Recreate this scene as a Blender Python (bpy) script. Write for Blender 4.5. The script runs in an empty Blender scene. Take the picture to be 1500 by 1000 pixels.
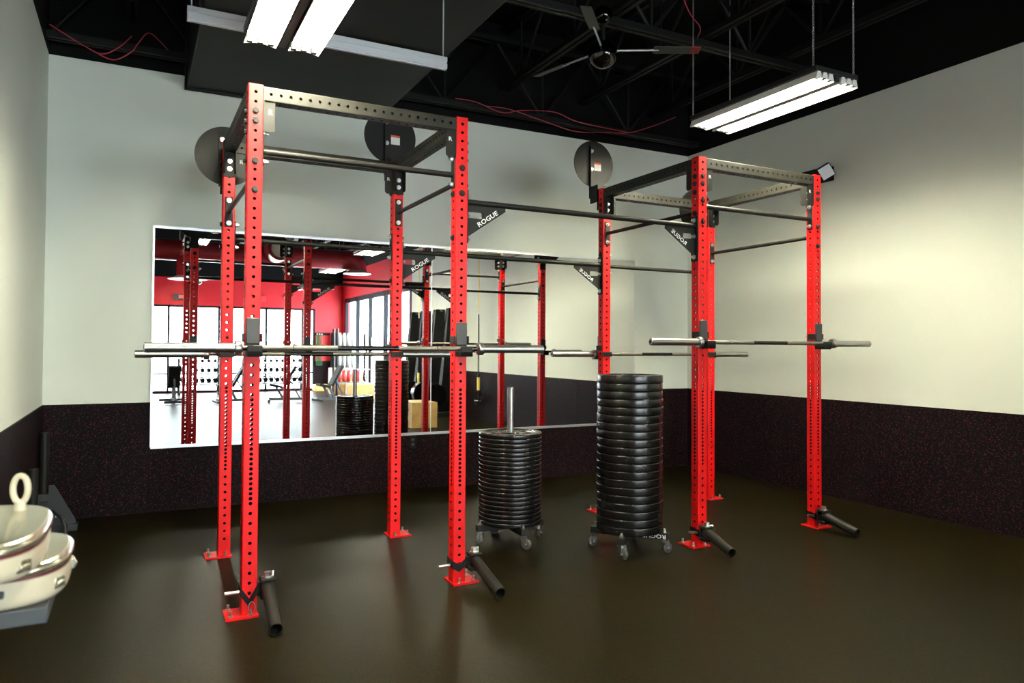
import bpy, math, random
from math import sin, cos, pi, radians, atan2, hypot
from mathutils import Vector, Matrix, Euler
from mathutils.geometry import tessellate_polygon
random.seed(7)
scn = bpy.context.scene
COL = scn.collection

# ------------------------------------------------------------------ materials
def mat(name, col, rough=.5, metal=0., spec=.5, coat=0., emit=None, estr=0., bump=0., bscale=200., vary=0., vscale=3., aniso=0.):
    m = bpy.data.materials.new(name); m.use_nodes = True
    nt = m.node_tree; b = nt.nodes['Principled BSDF']
    b.inputs['Base Color'].default_value = (*col, 1)
    b.inputs['Roughness'].default_value = rough
    b.inputs['Metallic'].default_value = metal
    b.inputs['Specular IOR Level'].default_value = spec
    b.inputs['Coat Weight'].default_value = coat
    if emit:
        b.inputs['Emission Color'].default_value = (*emit, 1); b.inputs['Emission Strength'].default_value = estr
    tc = nt.nodes.new('ShaderNodeTexCoord')
    if bump:
        n = nt.nodes.new('ShaderNodeTexNoise'); n.inputs['Scale'].default_value = bscale
        bp = nt.nodes.new('ShaderNodeBump'); bp.inputs['Strength'].default_value = bump; bp.inputs['Distance'].default_value = .002
        nt.links.new(tc.outputs['Object'], n.inputs['Vector']); nt.links.new(n.outputs['Fac'], bp.inputs['Height'])
        nt.links.new(bp.outputs['Normal'], b.inputs['Normal'])
    if vary:
        n = nt.nodes.new('ShaderNodeTexNoise'); n.inputs['Scale'].default_value = vscale; n.inputs['Detail'].default_value = 4
        r = nt.nodes.new('ShaderNodeValToRGB')
        r.color_ramp.elements[0].position = .3; r.color_ramp.elements[1].position = .7
        r.color_ramp.elements[0].color = (*[c*(1-vary) for c in col], 1); r.color_ramp.elements[1].color = (*[min(1, c*(1+vary)) for c in col], 1)
        nt.links.new(tc.outputs['Object'], n.inputs['Vector']); nt.links.new(n.outputs['Fac'], r.inputs['Fac'])
        nt.links.new(r.outputs['Color'], b.inputs['Base Color'])
    return m

def speckle(name, base, specks, rough, scale, amount, spec=.4, bump=.15):
    """recycled rubber: dark base with coloured granules"""
    m = mat(name, base, rough, spec=spec)
    nt = m.node_tree; b = nt.nodes['Principled BSDF']; L = nt.links
    tc = nt.nodes.new('ShaderNodeTexCoord')
    vo = nt.nodes.new('ShaderNodeTexVoronoi'); vo.inputs['Scale'].default_value = scale
    L.new(tc.outputs['Object'], vo.inputs['Vector'])
    sep = nt.nodes.new('ShaderNodeSeparateColor'); L.new(vo.outputs['Color'], sep.inputs['Color'])
    gt = nt.nodes.new('ShaderNodeMath'); gt.operation = 'GREATER_THAN'; gt.inputs[1].default_value = 1-amount
    L.new(sep.outputs['Red'], gt.inputs[0])
    ra = nt.nodes.new('ShaderNodeValToRGB'); ra.color_ramp.interpolation = 'CONSTANT'
    els = ra.color_ramp.elements
    els[0].color = (*specks[0], 1); els[1].color = (*specks[-1], 1); els[1].position = 1-1/len(specks)
    for i, s in enumerate(specks[1:-1], 1):
        e = els.new(i/len(specks)); e.color = (*s, 1)
    L.new(sep.outputs['Green'], ra.inputs['Fac'])
    no = nt.nodes.new('ShaderNodeTexNoise'); no.inputs['Scale'].default_value = 1.3; no.inputs['Detail'].default_value = 5
    L.new(tc.outputs['Object'], no.inputs['Vector'])
    rb = nt.nodes.new('ShaderNodeValToRGB')
    rb.color_ramp.elements[0].position = .3; rb.color_ramp.elements[1].position = .75
    rb.color_ramp.elements[0].color = (*[c*.8 for c in base], 1); rb.color_ramp.elements[1].color = (*[c*1.25 for c in base], 1)
    L.new(no.outputs['Fac'], rb.inputs['Fac'])
    mx = nt.nodes.new('ShaderNodeMix'); mx.data_type = 'RGBA'
    L.new(gt.outputs[0], mx.inputs['Factor']); L.new(rb.outputs['Color'], mx.inputs['A']); L.new(ra.outputs['Color'], mx.inputs['B'])
    L.new(mx.outputs['Result'], b.inputs['Base Color'])
    if bump:
        bp = nt.nodes.new('ShaderNodeBump'); bp.inputs['Strength'].default_value = bump; bp.inputs['Distance'].default_value = .002
        L.new(vo.outputs['Distance'], bp.inputs['Height']); L.new(bp.outputs['Normal'], b.inputs['Normal'])
    return m

def glass_mat(name):
    m = bpy.data.materials.new(name); m.use_nodes = True; nt = m.node_tree; nt.nodes.clear()
    o = nt.nodes.new('ShaderNodeOutputMaterial'); mx = nt.nodes.new('ShaderNodeMixShader'); mx.inputs[0].default_value = .06
    t = nt.nodes.new('ShaderNodeBsdfTransparent'); g = nt.nodes.new('ShaderNodeBsdfGlossy'); g.inputs['Roughness'].default_value = .02
    nt.links.new(t.outputs[0], mx.inputs[1]); nt.links.new(g.outputs[0], mx.inputs[2]); nt.links.new(mx.outputs[0], o.inputs[0])
    return m

M = dict(
    red=mat('red_powder_coat', (.62, .004, .005), .42, spec=.3, bump=.05, bscale=500),
    black=mat('black_powder_coat', (.010, .0095, .0082), .48, spec=.22, bump=.06, bscale=500),
    beam=mat('satin_black_beam', (.016, .015, .012), .48, spec=.25, bump=.05, bscale=500),
    chrome=mat('satin_chrome', (.38, .38, .365), .34, metal=1),
    zinc=mat('zinc_bolt', (.72, .72, .70), .3, metal=1),
    darkbolt=mat('black_oxide_bolt', (.012, .012, .012), .55, spec=.2),
    shaft=mat('black_zinc_shaft', (.05, .05, .047), .25, metal=.9),
    knurl=mat('knurled_steel', (.20, .19, .16), .42, metal=.9, bump=.5, bscale=900),
    rubber=mat('black_rubber', (.005, .005, .0054), .24, spec=.5, bump=.03, bscale=300),
    iron=mat('black_painted_iron', (.006, .006, .0065), .24, spec=.6),
    pad=mat('grey_plastic_pad', (.03, .031, .034), .5, bump=.1, bscale=300),
    matte=mat('matte_black_paint_and_hole_shade', (.006, .006, .006), .75, spec=.2),
    ceil=mat('black_ceiling_paint', (.004, .0041, .004), .8, spec=.15),
    duct=mat('black_duct_paint', (.008, .008, .0068), .6, spec=.3, vary=.2),
    joist=mat('black_joist_paint', (.004, .0043, .004), .6, spec=.25),
    wall=mat('off_white_wall_paint', (.745, .79, .71), .6, spec=.3, bump=.12, bscale=60, vary=.02, vscale=1.5),
    redwall=mat('red_wall_paint', (.62, .02, .03), .5, spec=.3, bump=.1, bscale=60),
    alu=mat('dark_window_frame', (.012, .014, .018), .6, spec=.1),
    edge=mat('mirror_edge_metal', (.75, .77, .79), .38, metal=1),
    mirror=mat('silvered_mirror', (.93, .945, .94), .0, metal=1),
    glass=glass_mat('window_glass'),
    steelwhite=mat('white_enamel_reflector', (.85, .86, .84), .35),
    galv=mat('galvanised_strut', (.60, .63, .66), .4, metal=.6),
    tube=mat('fluorescent_tube', (1, 1, 1), .4, emit=(1., .95, .71), estr=54.),
    fanblade=mat('grey_fan_blade', (.05, .053, .045), .5),
    fanred=mat('red_blade_tip', (.2, .02, .02), .5),
    black_chrome=mat('black_chrome', (.05, .05, .05), .06, metal=1),
    wire=mat('red_wire', (.45, .02, .05), .5),
    white=mat('white_paint', (.8, .8, .8), .5),
    sticker=mat('white_sticker', (.78, .76, .72), .5),
    stred=mat('orange_red_sticker', (.7, .08, .03), .5),
    cream=mat('cream_enamel', (.56, .51, .38), .35, coat=.3, vary=.06, vscale=6),
    lid=mat('polished_lid', (.50, .48, .38), .22, metal=.85, vary=.1, vscale=8),
    seal=mat('maroon_seal', (.10, .02, .02), .5),
    steelgrey=mat('grey_steel_block', (.045, .053, .062), .5, vary=.1),
    darkgrey=mat('dark_grey_steel', (.012, .013, .015), .45),
    castor=mat('grey_castor_wheel', (.05, .05, .053), .5),
    wood=mat('plywood', (.56, .36, .13), .5, vary=.15, vscale=7),
    yellow=mat('yellow_webbing', (.80, .60, .04), .6),
    green=mat('green_rubber_band', (.008, .13, .04), .6),
    vinyl=mat('black_vinyl', (.007, .007, .008), .6, spec=.15, bump=.1, bscale=250),
    maroon=mat('maroon_duct_paint', (.30, .022, .035), .4, spec=.5),
    ball=mat('red_rubber_plate', (.62, .03, .05), .4),
    greyplate=mat('light_grey_plate', (.22, .23, .24), .4),
    led=mat('led_lens', (.75, .78, .82), .2, bump=.8, bscale=160),
)
M['floor'] = speckle('rubber_floor', (.0078, .0058, .0018), [(.014, .0105, .0035), (.0045, .0034, .0012), (.018, .0135, .005)], .38, 170, .25, spec=.04, bump=.08)
M['wains'] = speckle('speckled_rubber_wainscot', (.0055, .0037, .0046), [(.085, .013, .022), (.045, .012, .014), (.03, .022, .026)], .6, 165, .11, spec=.06, bump=.08)

# ------------------------------------------------------------------ mesh builder
class MB:
    def __init__(s): s.v = []; s.f = []; s.mi = []; s.cur = 0
    def add(s, vs, fs):
        o = len(s.v); s.v += [Vector(v) for v in vs]
        for f in fs: s.f.append([i+o for i in f]); s.mi.append(s.cur)
        return s
    def box(s, c, d, R=None):
        x, y, z = d[0]/2, d[1]/2, d[2]/2
        vs = [Vector((a*x, b*y, e*z)) for e in (-1, 1) for b in (-1, 1) for a in (-1, 1)]
        if R: vs = [R @ v for v in vs]
        vs = [v+Vector(c) for v in vs]
        return s.add(vs, [(0, 2, 3, 1), (4, 5, 7, 6), (0, 1, 5, 4), (2, 6, 7, 3), (0, 4, 6, 2), (1, 3, 7, 5)])
    def bb(s, a, b):
        return s.box([(a[i]+b[i])/2 for i in range(3)], [abs(b[i]-a[i]) for i in range(3)])
    def frame(s, p0, p1):
        a = (Vector(p1)-Vector(p0)).normalized()
        u = a.orthogonal().normalized() if abs(a.z) > .9 else Vector((0, 0, 1)).cross(a).normalized()
        return a, u, a.cross(u)
    def cyl(s, p0, p1, r, r1=None, n=16, cap=True):
        r1 = r if r1 is None else r1
        p0, p1 = Vector(p0), Vector(p1); a, u, w = s.frame(p0, p1)
        vs = [p+(u*cos(2*pi*i/n)+w*sin(2*pi*i/n))*rr for p, rr in ((p0, r), (p1, r1)) for i in range(n)]
        fs = [(i, (i+1) % n, n+(i+1) % n, n+i) for i in range(n)]
        if cap: fs += [tuple(reversed(range(n))), tuple(range(n, 2*n))]
        return s.add(vs, fs)
    def bar(s, p0, p1, w, h):
        p0, p1 = Vector(p0), Vector(p1); a, u, t = s.frame(p0, p1)
        vs = [p+u*x*w/2+t*y*h/2 for p in (p0, p1) for x, y in ((-1, -1), (1, -1), (1, 1), (-1, 1))]
        return s.add(vs, [(3, 2, 1, 0), (4, 5, 6, 7)]+[(i, (i+1) % 4, 4+(i+1) % 4, 4+i) for i in range(4)])
    def lathe(s, prof, n=24, p0=(0, 0, 0), ax=(0, 0, 1)):
        p0 = Vector(p0); a, u, w = s.frame(p0, p0+Vector(ax)); vs = []; fs = []; k = len(prof)
        for r, z in prof:
            for i in range(n): vs.append(p0+a*z+(u*cos(2*pi*i/n)+w*sin(2*pi*i/n))*r)
        for j in range(k-1):
            for i in range(n):
                fs.append((j*n+i, j*n+(i+1) % n, (j+1)*n+(i+1) % n, (j+1)*n+i))
        return s.add(vs, fs)
    def tube(s, pts, r, n=8, closed=False):
        pts = [Vector(p) for p in pts]; k = len(pts); vs = []; fs = []; up = None
        for j, p in enumerate(pts):
            a = pts[(j+1) % k]-pts[j-1] if closed or 0 < j < k-1 else (pts[1]-pts[0] if j == 0 else pts[-1]-pts[-2])
            a.normalize()
            if up is None: up = a.orthogonal().normalized()
            up = (up-a*up.dot(a)).normalized(); w = a.cross(up)
            for i in range(n): vs.append(p+(up*cos(2*pi*i/n)+w*sin(2*pi*i/n))*r)
        for j in range(k if closed else k-1):
            for i in range(n):
                q = (j+1) % k
                fs.append((j*n+i, j*n+(i+1) % n, q*n+(i+1) % n, q*n+i))
        if not closed: fs += [tuple(reversed(range(n))), tuple((k-1)*n+i for i in range(n))]
        return s.add(vs, fs)
    def sphere(s, c, r, n=20, m=12, sc=(1, 1, 1)):
        prof = [(max(1e-5, r*sin(pi*j/m)), -r*cos(pi*j/m)) for j in range(m+1)]
        o = len(s.v); s.lathe(prof, n)
        for v in s.v[o:]: v.x = v.x*sc[0]+c[0]; v.y = v.y*sc[1]+c[1]; v.z = v.z*sc[2]+c[2]
        return s
    def plate(s, polys, t, Mx):
        """2-D polygon(s) (outer, holes) extruded +-t/2 along local z, placed with Mx"""
        p3 = [[Vector((x, y, 0)) for x, y in p] for p in polys]
        tris = tessellate_polygon(p3); flat = [q for p in p3 for q in p]; n = len(flat)
        vs = [Mx @ (q+Vector((0, 0, t/2))) for q in flat]+[Mx @ (q-Vector((0, 0, t/2))) for q in flat]
        fs = []
        for a, b, c in tris:
            nz = (flat[b]-flat[a]).cross(flat[c]-flat[a]).z
            if nz < 0: b, c = c, b
            fs += [(a, b, c), (n+a, n+c, n+b)]
        o = 0
        for p in p3:
            k = len(p)
            for i in range(k):
                a, b = o+i, o+(i+1) % k
                fs.append((a, n+a, n+b, b))
            o += k
        return s.add(vs, fs)
    def xf(s, Mx, o=0):
        for i in range(o, len(s.v)): s.v[i] = Mx @ s.v[i]
        return s
    def perf(s, c, U, V, N, w, cells, depth):
        """strip of cells along V (centre line through c), each (v0, v1, vc, r) with a round hole"""
        c, U, V, N = map(Vector, (c, U, V, N))
        for v0, v1, vc, r in cells:
            P = lambda x, y, d=0: c+U*x+V*y-N*d
            if not r:
                s.add([P(-w/2, v0), P(w/2, v0), P(w/2, v1), P(-w/2, v1)], [(0, 1, 2, 3)]); continue
            cor = [atan2(b-vc, a) % (2*pi) for a, b in ((w/2, v1), (-w/2, v1), (-w/2, v0), (w/2, v0))]
            an = sorted(cor+[k*pi/4+.0001 for k in range(8) if min(abs((k*pi/4-q+pi) % (2*pi)-pi) for q in cor) > .2]); n = len(an)
            vs = []
            for t in an:
                dx, dy = cos(t), sin(t)
                k = min((w/2)/abs(dx) if abs(dx) > 1e-9 else 9, ((v1-vc)/dy if dy > 1e-9 else (v0-vc)/dy if dy < -1e-9 else 9))
                vs.append(P(dx*k, vc+dy*k))
            vs += [P(cos(t)*r, vc+sin(t)*r) for t in an]
            vs += [P(cos(t)*r, vc+sin(t)*r, depth) for t in an]
            vs += [p-N*depth for p in vs[:n]]
            s.cur = 0; s.add(vs, [(i, (i+1) % n, n+(i+1) % n, n+i) for i in range(n)])
            o = len(s.v)-len(vs)      # shade inside the tube, coloured in as near-black hole rims and inner sheet
            for i in range(n):
                j = (i+1) % n
                for q in ((n+i, n+j, 2*n+j, 2*n+i), (2*n+i, 2*n+j, 3*n+j, 3*n+i)): s.f.append([o+k for k in q]); s.mi.append(1)
            s.cur = 0
    def mesh(s, name, mats, smooth=True, ang=32):
        me = bpy.data.meshes.new(name)
        me.from_pydata(s.v, [], s.f)
        for m in (mats if isinstance(mats, (list, tuple)) else [mats]): me.materials.append(m)
        me.polygons.foreach_set('material_index', s.mi)
        if smooth:
            me.polygons.foreach_set('use_smooth', [True]*len(s.f)); me.set_sharp_from_angle(angle=radians(ang))
        me.update()
        return me

def wloc(o):
    v = Vector((0, 0, 0))
    while o: v = v+o.location; o = o.parent
    return v
def link(name, me, parent=None, loc=(0, 0, 0), rot=(0, 0, 0)):
    o = bpy.data.objects.new(name, me); COL.objects.link(o); o.location = loc; o.rotation_euler = rot
    if parent: o.parent = parent
    return o
def part(name, mb, m, parent, bevel=0, label=None, ang=32):
    """mesh written in world coordinates, hung on parent"""
    off = wloc(parent)
    for i in range(len(mb.v)): mb.v[i] = mb.v[i]-off
    o = link(name, mb.mesh(name, m, ang=ang), parent)
    if bevel: bev(o, bevel)
    if label: o['label'] = label
    return o
def bev(o, w, seg=2):
    b = o.modifiers.new('bevel', 'BEVEL'); b.width = w; b.segments = seg; b.limit_method = 'ANGLE'; b.angle_limit = radians(40)
def tag(o, label, cat, group=None):
    o['label'] = label; o['category'] = cat
    if group: o['group'] = group
    return o
def thing(name, label, cat, loc=(0, 0, 0), group=None, rz=0):
    return tag(link(name, None, None, loc, (0, 0, rz)), label, cat, group)
def solo(name, mb, m, label, cat, group=None, bevel=0, loc=(0, 0, 0)):
    o = link(name, mb.mesh(name, m), None, loc)
    if bevel: bev(o, bevel)
    return tag(o, label, cat, group)
def struct(name, mb, m, parent=None, smooth=False):
    o = link(name, mb.mesh(name, m, smooth=smooth), parent)
    if not parent: o['kind'] = 'structure'
    return o
def copy_tree(o, parent=None):
    c = o.copy(); COL.objects.link(c)
    if parent: c.parent = parent
    for ch in list(o.children): copy_tree(ch, c)
    return c
def text_mesh(txt, size, ext, sx=1.0):
    cu = bpy.data.curves.new('lettering', 'FONT'); cu.body = txt; cu.size = size; cu.extrude = ext; cu.offset = size*.012
    cu.align_x = 'CENTER'; cu.align_y = 'CENTER'; cu.resolution_u = 2
    o = bpy.data.objects.new('lettering_source', cu); COL.objects.link(o)
    dg = bpy.context.evaluated_depsgraph_get()
    me = bpy.data.meshes.new_from_object(o.evaluated_get(dg))
    bpy.data.objects.remove(o); bpy.data.curves.remove(cu)
    for v in me.vertices: v.co.x *= sx
    me.materials.clear(); me.materials.append(M['white'])
    return me

# ------------------------------------------------------------------ dimensions
XL, XR, YW, YF = -1.181, 5.313, 2.773, -13.6
HP, HW, HC = 3.683, .911, 4.75
D, W, G = 1.182, 1.1684, 1.855
PX = [0, W, W+G, 2*W+G]
h = .0381; H = 2.750
XG = -7.0     # far side of the gym floor behind the camera

# ------------------------------------------------------------------ room shell
struct('floor', MB().bb((XG, YF-.2, -.1), (XR+.2, YW+.2, 0)), M['floor'])
struct('ceiling', MB().bb((XG, YF-.2, HC), (XR+.2, YW+.2, HC+.1)), M['ceil'])
w = MB(); w.bb((XL-.2, YW, 0), (XR+.2, YW+.15, HP)); w.cur = 1; w.bb((XL-.2, YW, HP), (XR+.2, YW+.15, HC))
struct('wall_back', w, [M['wall'], M['ceil']])
w = MB(); w.bb((XL-.15, -5., 0), (XL, YW, HP)); w.cur = 1; w.bb((XL-.15, -5., HP), (XL, YW, HC))
struct('wall_left', w, [M['wall'], M['ceil']])
w = MB(); w.bb((XG-.15, YF, 0), (XG, -4.85, HC)); w.bb((XG, -5., 0), (XL-.15, -4.85, HC))
struct('wall_side', w, M['redwall'])
# right wall: off-white up to the windows, then red with a window band
WY0, WY1, WZ0, WZ1 = -13.25, -7.15, .12, 2.86
w = MB(); w.bb((XR, -7.05, 0), (XR+.15, YW, HP)); w.cur = 1; w.bb((XR, YF, HP), (XR+.15, YW, HC)); w.cur = 2
w.bb((XR, YF, WZ1), (XR+.15, -7.05, HP)); w.bb((XR, YF, 0), (XR+.15, -7.05, WZ0)); w.bb((XR, WY1, WZ0), (XR+.15, -7.05, WZ1)); w.bb((XR, YF, WZ0), (XR+.15, WY0, WZ1))
struct('wall_right', w, [M['wall'], M['ceil'], M['redwall']])
FX0, FX1, FZ0, FZ1 = -1.1, 4.42, .012, 2.54
w = MB(); w.bb((XG, YF-.15, FZ1), (XR, YF, 3.34)); w.bb((XG, YF-.15, 0), (FX0, YF, FZ1)); w.bb((FX1, YF-.15, 0), (XR, YF, FZ1)); w.bb((FX0, YF-.15, 0), (FX1, YF, FZ0))
w.cur = 1; w.bb((XG, YF-.15, 3.34), (XR, YF, HC))
struct('wall_front', w, [M['redwall'], M['ceil']])

# rubber wainscot panels (four feet wide, with thin joints)
def wains(name, segs, axis):
    b = MB()
    for a, c in segs:
        if axis == 'b': b.bb((a, YW-.012, .0), (c, YW, HW))
        elif axis == 'l': b.bb((XL, a, 0), (XL+.012, c, HW))
        elif axis == 'r': b.bb((XR-.012, a, 0), (XR, c, HW))
        else: b.bb((a, YF, 0), (c, YF+.012, HW))
    a, c = segs[0][0], segs[-1][1]; t = .004
    b.bb(*{'b': ((a, YW-t, 0), (c, YW, HW-.002)), 'l': ((XL, a, 0), (XL+t, c, HW-.002)), 'r': ((XR-t, a, 0), (XR, c, HW-.002)), 'f': ((a, YF, 0), (c, YF+t, HW-.002))}[axis])
    o = struct(name, b, M['wains']); return o
def split(a, b, s=1.219): 
    out = []; x = a
    while x < b-.05: out.append((x, min(b, x+s-.002))); x += s
    return out
wains('trim_1', [(XL, -.412)]+split(-.409, XR), 'b')
wains('trim_2', split(-5., YW), 'l')
wains('trim_3', split(-7.05, YW), 'r')
wains('trim_4', [(FX1+.02, XR)], 'f')

# windows: frame mullions + one pane each bay
def window(name, bays, z0, z1, axis, pos, rails=(), t=.06):
    r = struct(name, MB(), M['alu']); fr = MB()
    def bb(a0, a1, zz0, zz1, d0=-.03, d1=.06):
        if axis == 'y': fr.bb((a0, pos-d1, zz0), (a1, pos-d0, zz1))
        else: fr.bb((pos+d0, a0, zz0), (pos+d1, a1, zz1))
    bb(bays[0]-.0, bays[-1]+.0, z0, z0+t); bb(bays[0], bays[-1], z1-t, z1)
    for x in bays: bb(x-t/2, x+t/2, z0, z1)
    for z in rails: bb(bays[0], bays[-1], z-.025, z+.025, 0, .05)
    part('window_frame', fr, M['alu'], r)
    for a, b in zip(bays, bays[1:]):
        g = MB()
        if axis == 'y': g.bb((a+t/2, pos-.045, z0+t), (b-t/2, pos-.035, z1-t))
        else: g.bb((pos+.035, a+t/2, z0+t), (pos+.045, b-t/2, z1-t))
        part('pane', g, M['glass'], r)
    return r
window('window_1', [-1.1, .30, 1.65, 2.99, 4.07, 4.42], FZ0, FZ1, 'y', YF-.02, (.55,))
window('window_2', [WY0, -11.92, -10.6, -9.2, -8.45, WY1], WZ0, WZ1, 'x', XR+.02, (), .13)

# ceiling steel: open web joists
def truss(name, p, axis, a0, a1, z0, z1, step=.62, rod=.016):
    b = MB(); P = (lambda a, z, o=0: (p+o, a, z)) if axis == 'y' else (lambda a, z, o=0: (a, p+o, z))
    for o in (-.03, .03):
        b.bar(P(a0, z0, o), P(a1, z0, o), .036, .05); b.bar(P(a0, z1, o), P(a1, z1, o), .04, .05)
    n = int((a1-a0)/step); a = a0
    for i in range(n):
        zz = (z0, z1) if i % 2 == 0 else (z1, z0)
        b.cyl(P(a, zz[0]), P(a+step, zz[1]), rod, n=6)
        if i % 2: b.cyl(P(a+step, z0), P(a+step, z1), rod*.9, n=6)
        a += step
    return struct(name, b, M['joist'])
truss('ceiling_girder', .80, 'x', XL, XR, 4.0, 4.70, .55, .018)
truss('ceiling_girder', 2.62, 'x', XL, XR, 3.78, 4.5, .55, .016)
truss('ceiling_girder', -6.2, 'x', XG, XR, 3.92, 4.70, .55, .018)
for x in (-5.4, -3.8, -2.2, -.6, 1.9, 2.85, 3.8, 4.76):
    truss('ceiling_joist', x, 'y', YF, YW, 4.08, 4.68, .5, .014)

# box duct above the left rack
dk = MB(); dk.bb((-.18, -4.4, 3.575), (1.52, YW-.03, 4.35))
r = solo('ceiling_duct', dk, M['duct'], 'large matte black box duct overhead above the left rack', 'duct', bevel=.01)
for y in (1.1, -.9):
    fl = MB(); fl.bb((-.205, y-.018, 3.55), (1.545, y+.018, 3.575)); fl.bb((-.205, y-.018, 3.55), (-.18, y+.018, 4.3)); fl.bb((1.52, y-.018, 3.55), (1.545, y+.018, 4.3))
    part('duct_flange', fl, M['duct'], r)
fl = MB(); fl.bb((-.2, YW-.055, 3.555), (1.54, YW-.03, 3.575)); fl.bb((-.2, YW-.055, 3.555), (-.18, YW-.03, 4.3))
part('duct_flange', fl, M['duct'], r)

# ------------------------------------------------------------------ mirror
MX0, MX1, MZ0, MZ1 = -.415, 4.515, .539, 2.378
mir = thing('wall_mirror', 'long gym wall mirror in a thin bright metal edge behind the racks', 'mirror', ((MX0+MX1)/2, YW-.012, MZ0))
for a, b in ((MX0+.006, 2.049), (2.055, MX1-.006)):
    part('mirror_pane', MB().bb((a, YW-.021, MZ0+.008), (b, YW-.0125, MZ1-.008)), M['mirror'], mir)
e = MB(); e.bb((MX0, YW-.028, MZ0-.012), (MX1, YW-.0125, MZ0+.012)); e.bb((MX0, YW-.024, MZ1-.014), (MX1, YW-.0125, MZ1+.006))
e.bb((MX0-.006, YW-.024, MZ0), (MX0+.008, YW-.0125, MZ1)); e.bb((MX1-.006, YW-.024, MZ0), (MX1+.004, YW-.0125, MZ1)); e.bb((2.0485, YW-.022, MZ0), (2.0555, YW-.0125, MZ1))
part('metal_edge', e, M['edge'], mir)

# ------------------------------------------------------------------ power rig
rig = thing('power_rig', 'red and black steel power rig, two racks joined by long pull-up bars', 'power rack', (2.1, D/2, 0))
holes = []; z = 2.709
while z > .07:
    holes.append(z); z -= .0254 if .60 < z < 1.14 else .0508
holes = sorted(holes)
def cells(hs, lo, hi, r):
    out = []; ed = [lo]+[(a+b)/2 for a, b in zip(hs, hs[1:])]+[hi]
    for i, hh in enumerate(hs): out.append((ed[i], ed[i+1], hh, r))
    return out
def perf_tube(L, hs, r, half, ch=.005):
    """square tube along +z, from 0 to L, holes on all four faces, rounded corners"""
    b = MB(); cs = cells(hs, 0, L, r); wd = 2*(half-ch)
    for N, U in (((0, -1, 0), (1, 0, 0)), ((1, 0, 0), (0, 1, 0)), ((0, 1, 0), (-1, 0, 0)), ((-1, 0, 0), (0, -1, 0))):
        b.perf(Vector(N)*half, U, (0, 0, 1), N, wd, cs, .006)
    a, c = half, half-ch
    for sx, sy in ((1, 1), (1, -1), (-1, 1), (-1, -1)):
        k = c+ch*.72
        vs = [(sx*c, sy*a, 0), (sx*k, sy*k, 0), (sx*a, sy*c, 0), (sx*c, sy*a, L), (sx*k, sy*k, L), (sx*a, sy*c, L)]
        b.add(vs, [(0, 1, 4, 3), (1, 2, 5, 4)] if sx*sy < 0 else [(3, 4, 1, 0), (4, 5, 2, 1)])
    pl = [(-c, -a), (c, -a), (a, -c), (a, c), (c, a), (-c, a), (-a, c), (-a, -c)]
    b.add([(x, y, L) for x, y in pl], [tuple(range(8))]); b.add([(x, y, 0) for x, y in pl], [tuple(reversed(range(8)))])
    return b
up_me = perf_tube(H, holes, .0092, h).mesh('upright', [M['red'], M['matte']])  # second slot is the dark colour standing for shade in the holes
bx = W-2*h; by = D-2*h
hx = [bx/2+(i-10)*.0508 for i in range(21)]
hy = [by/2+(i-10)*.0508 for i in range(21)]
beamx_me = perf_tube(bx, hx, .0085, h).mesh('crossmember', [M['beam'], M['matte']])
beamy_me = perf_tube(by, hy, .0085, h).mesh('crossmember', [M['beam'], M['matte']])
# bolts (shared): axis +z out of the surface
bm_ = MB(); bm_.cyl((0, 0, 0), (0, 0, .003), .019, n=20); bm_.cyl((0, 0, .003), (0, 0, .014), .0135, .0125, n=6)
bolt_dark = bm_.mesh('bolt', M['darkbolt'])
bm_ = MB(); bm_.cyl((0, 0, 0), (0, 0, .003), .016, n=20); bm_.cyl((0, 0, .003), (0, 0, .016), .0125, n=6); bm_.cyl((0, 0, .016), (0, 0, .024), .008, .007, n=10)
bolt_zinc = bm_.mesh('bolt', M['zinc'])
DIR = {'+x': (0, pi/2, 0), '-x': (0, -pi/2, 0), '+y': (-pi/2, 0, 0), '-y': (pi/2, 0, 0), '+z': (0, 0, 0)}
def bolt(parent, p, d, me): return link('bolt', me, parent, Vector(p)-wloc(parent), DIR[d])
posts = {}
bp_me = {}
for s_ in (-1, 1):
    b = MB(); b.box((s_*.035, .01, .005), (.16, .16, .01)); bp_me[s_] = b.mesh('base_plate', M['red'])
an = MB(); an.cyl((0, 0, 0), (0, 0, .008), .013, n=6); an.cyl((0, 0, .008), (0, 0, .03), .007, n=8)
anchor_me = an.mesh('anchor_bolt', M['zinc'])
for i, x in enumerate(PX):
    for r_, y in ((0, 0), (1, D)):
        u = link('upright', up_me, rig, Vector((x, y, 0))-rig.location)
        posts[i, r_] = u
        s_ = -1 if i in (0, 2) else 1
        link('base_plate', bp_me[s_], u)
        for ax_, ay_ in ((s_*.09, -.045), (s_*.09, .065), (-s_*.005, -.055)):
            link('anchor_bolt', anchor_me, u, (ax_, ay_, .01))
def flange_x(x, y, s, zc, hh, w=.05, boltsz=(.075, -.075), me=bolt_zinc, parent=None):
    """flat bar bolted to the post face whose outward normal is s*x"""
    xf = x+s*h
    o = part('flange', MB().bb((xf, y-w/2, zc-hh), (xf+s*.007, y+w/2, zc+hh)), M['black'], parent or rig, bevel=.003)
    for bz in boltsz:
        bolt(o, (xf+s*.007, y, zc+bz), '+x' if s > 0 else '-x', me)
        bolt(o, (x-s*h, y, zc+bz), '-x' if s > 0 else '+x', bolt_dark)
    return o
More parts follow.
